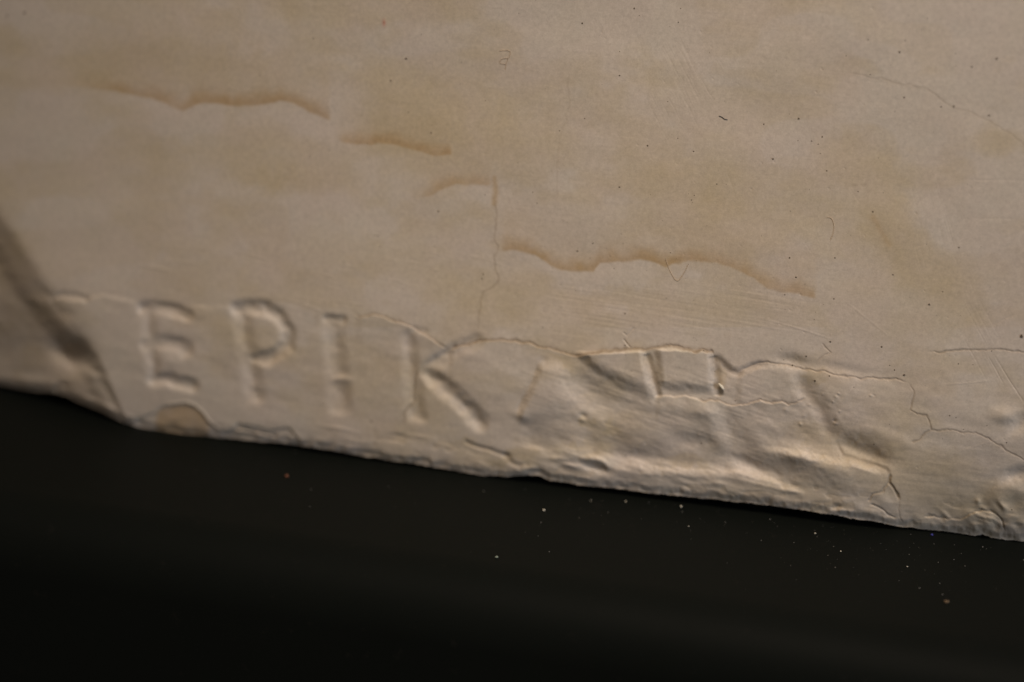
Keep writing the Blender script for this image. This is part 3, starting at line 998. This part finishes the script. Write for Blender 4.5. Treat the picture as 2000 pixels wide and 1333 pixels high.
def fibre(px, r, mat, label):
    P = [face_pt(x, y, r * 0.9) for x, y in px]
    o0 = P[0].copy()
    small_thing("fibre", tube([q - o0 for q in P], r), mat, o0, (0, 0, 0), label, "fibre")


fibre([(1404, 227), (1410, 229), (1415, 233), (1421, 234)], 0.00008, m_fibre_dark, "short dark fibre stuck on the smooth upper right of the cast")
fibre([(1615, 425), (1624, 427), (1629, 440), (1628, 456), (1622, 470)], 0.00006, m_fibre, "hooked tan fibre stuck above the right end of the long water stain")
fibre([(975, 100), (993, 99), (997, 106), (990, 122), (987, 138)], 0.00006, m_fibre, "tan fibre bent like a number seven near the top of the cast")
fibre([(992, 114), (980, 116), (977, 124), (988, 126)], 0.00006, m_fibre, "tiny curled tan fibre touching the one bent like a seven")
fibre([(1300, 506), (1310, 532), (1323, 549), (1336, 534), (1345, 516)], 0.00006, m_fibre, "V shaped tan fibre hanging across the long water stain")

# dirt specks on the face
specks = [(793, 115, 3.6), (763, 158, 2.8), (1210, 148, 2.4), (1210, 101, 1.6), (842, 260, 2.6), (1757, 102, 3), (1560, 232, 3), (1606, 268, 2.2), (1615, 334, 2.6), (1355, 296, 2.4),
          (1265, 285, 2.4), (1510, 311, 3), (1705, 414, 2.5), (1815, 595, 3.4), (1995, 657, 5), (1542, 504, 2.5), (1631, 504, 2.4), (1555, 542, 3), (1533, 576, 2.2), (1629, 584, 2.2), (1744, 537, 2.2), (856, 413, 2.8),
          (738, 461, 2.6), (733, 460, 2), (742, 482, 2.4), (944, 536, 2.6), (941, 545, 2.8), (1128, 491, 2.4), (1158, 476, 2), (1210, 366, 2.4), (1221, 613, 2.4), (1049, 397, 2), (947, 381, 2), (1622, 668, 2.8),
          (1592, 744, 3.2), (1575, 696, 2.6), (1548, 714, 2.6), (1766, 733, 3.4), (1722, 678, 2.4), (1747, 723, 2.4), (1738, 714, 2), (1620, 735, 2.6), (1873, 484, 2.4), (1841, 570, 2), (1766, 191, 2.4), (1700, 146, 2),
          (1898, 131, 2.4), (1947, 115, 3), (1932, 226, 2.6), (1137, 46, 2.6), (1239, 17, 2.4), (1325, 44, 2), (1696, 78, 2), (1863, 208, 2.6), (1838, 209, 2), (1598, 282, 1.8), (1585, 276, 2), (1400, 360, 1.8),
          (1492, 243, 2), (1356, 382, 1.6), (1351, 391, 1.8), (1221, 675, 2.4), (1374, 686, 2), (1396, 726, 2), (798, 220, 2), (643, 294, 2), (605, 305, 1.8), (600, 275, 2), (1142, 232, 1.8), (1093, 256, 1.8),
          (318, 274, 2.2), (498, 420, 2), (507, 148, 2.2), (612, 75, 2), (48, 26, 4), (14, 32, 3.4), (1708, 985, 2), (1976, 996, 2.2), (1707, 868, 2), (1966, 865, 2), (725, 823, 3), (1060, 640, 1.6), (1222, 890, 2.4),
          (1370, 866, 2.2), (1882, 839, 1.6), (1855, 812, 2), (1937, 686, 1.6), (1872, 711, 2.2)]
for i in range(330):
    specks.append((random.uniform(-60, 2100), random.uniform(-60, 860), random.choice((0.7, 0.9, 1.1, 1.1, 1.5))))
bm = bmesh.new()
for i, (x, y, r) in enumerate(specks):
    if y > edge_y(x) - 10:
        continue
    rr = r * PXM * 0.7
    p = face_pt(x, y)
    lump(rr, (1, 0.45, random.uniform(0.75, 1.1)), i, p, sub=1, bm=bm)
me = bpy.data.meshes.new("dirt_speck")
bm.to_mesh(me)
bm.free()
me.materials.append(m_dark)
o = link("dirt_speck", me, cast)
o["kind"] = "stuff"
# fine dust on the shelf
bm = bmesh.new()
for i in range(220):
    t = random.random()
    x = random.gauss(1680, 260) if t < 0.6 else random.uniform(300, 2300)
    y = edge_y(x) + 12 + abs(random.gauss(0, 60)) + (random.uniform(0, 160) if t > 0.9 else 0)
    r = random.choice((0.00003, 0.00004, 0.00004, 0.00005, 0.00006, 0.00006, 0.00012)) * random.uniform(0.8, 1.3)
    p = shelf_pt(x, y)
    if p.y < FY + RR or p.y > np.interp(x, cx, bot[:, 1]):
        continue
    lump(r, (1, 1, 0.8), i, p + Vector((0, 0, r * 0.5)), sub=1, bm=bm)
for i in range(5):
    x, y = 1712 + i * 12, 1150 + random.uniform(-20, 20)
me = bpy.data.meshes.new("dust")
bm.to_mesh(me)
bm.free()
me.materials.append(m_dust)
o = link("dust", me)
o["kind"] = "stuff"
o["label"] = "fine pale dust scattered over the black shelf, denser at the right"
o["category"] = "dust"
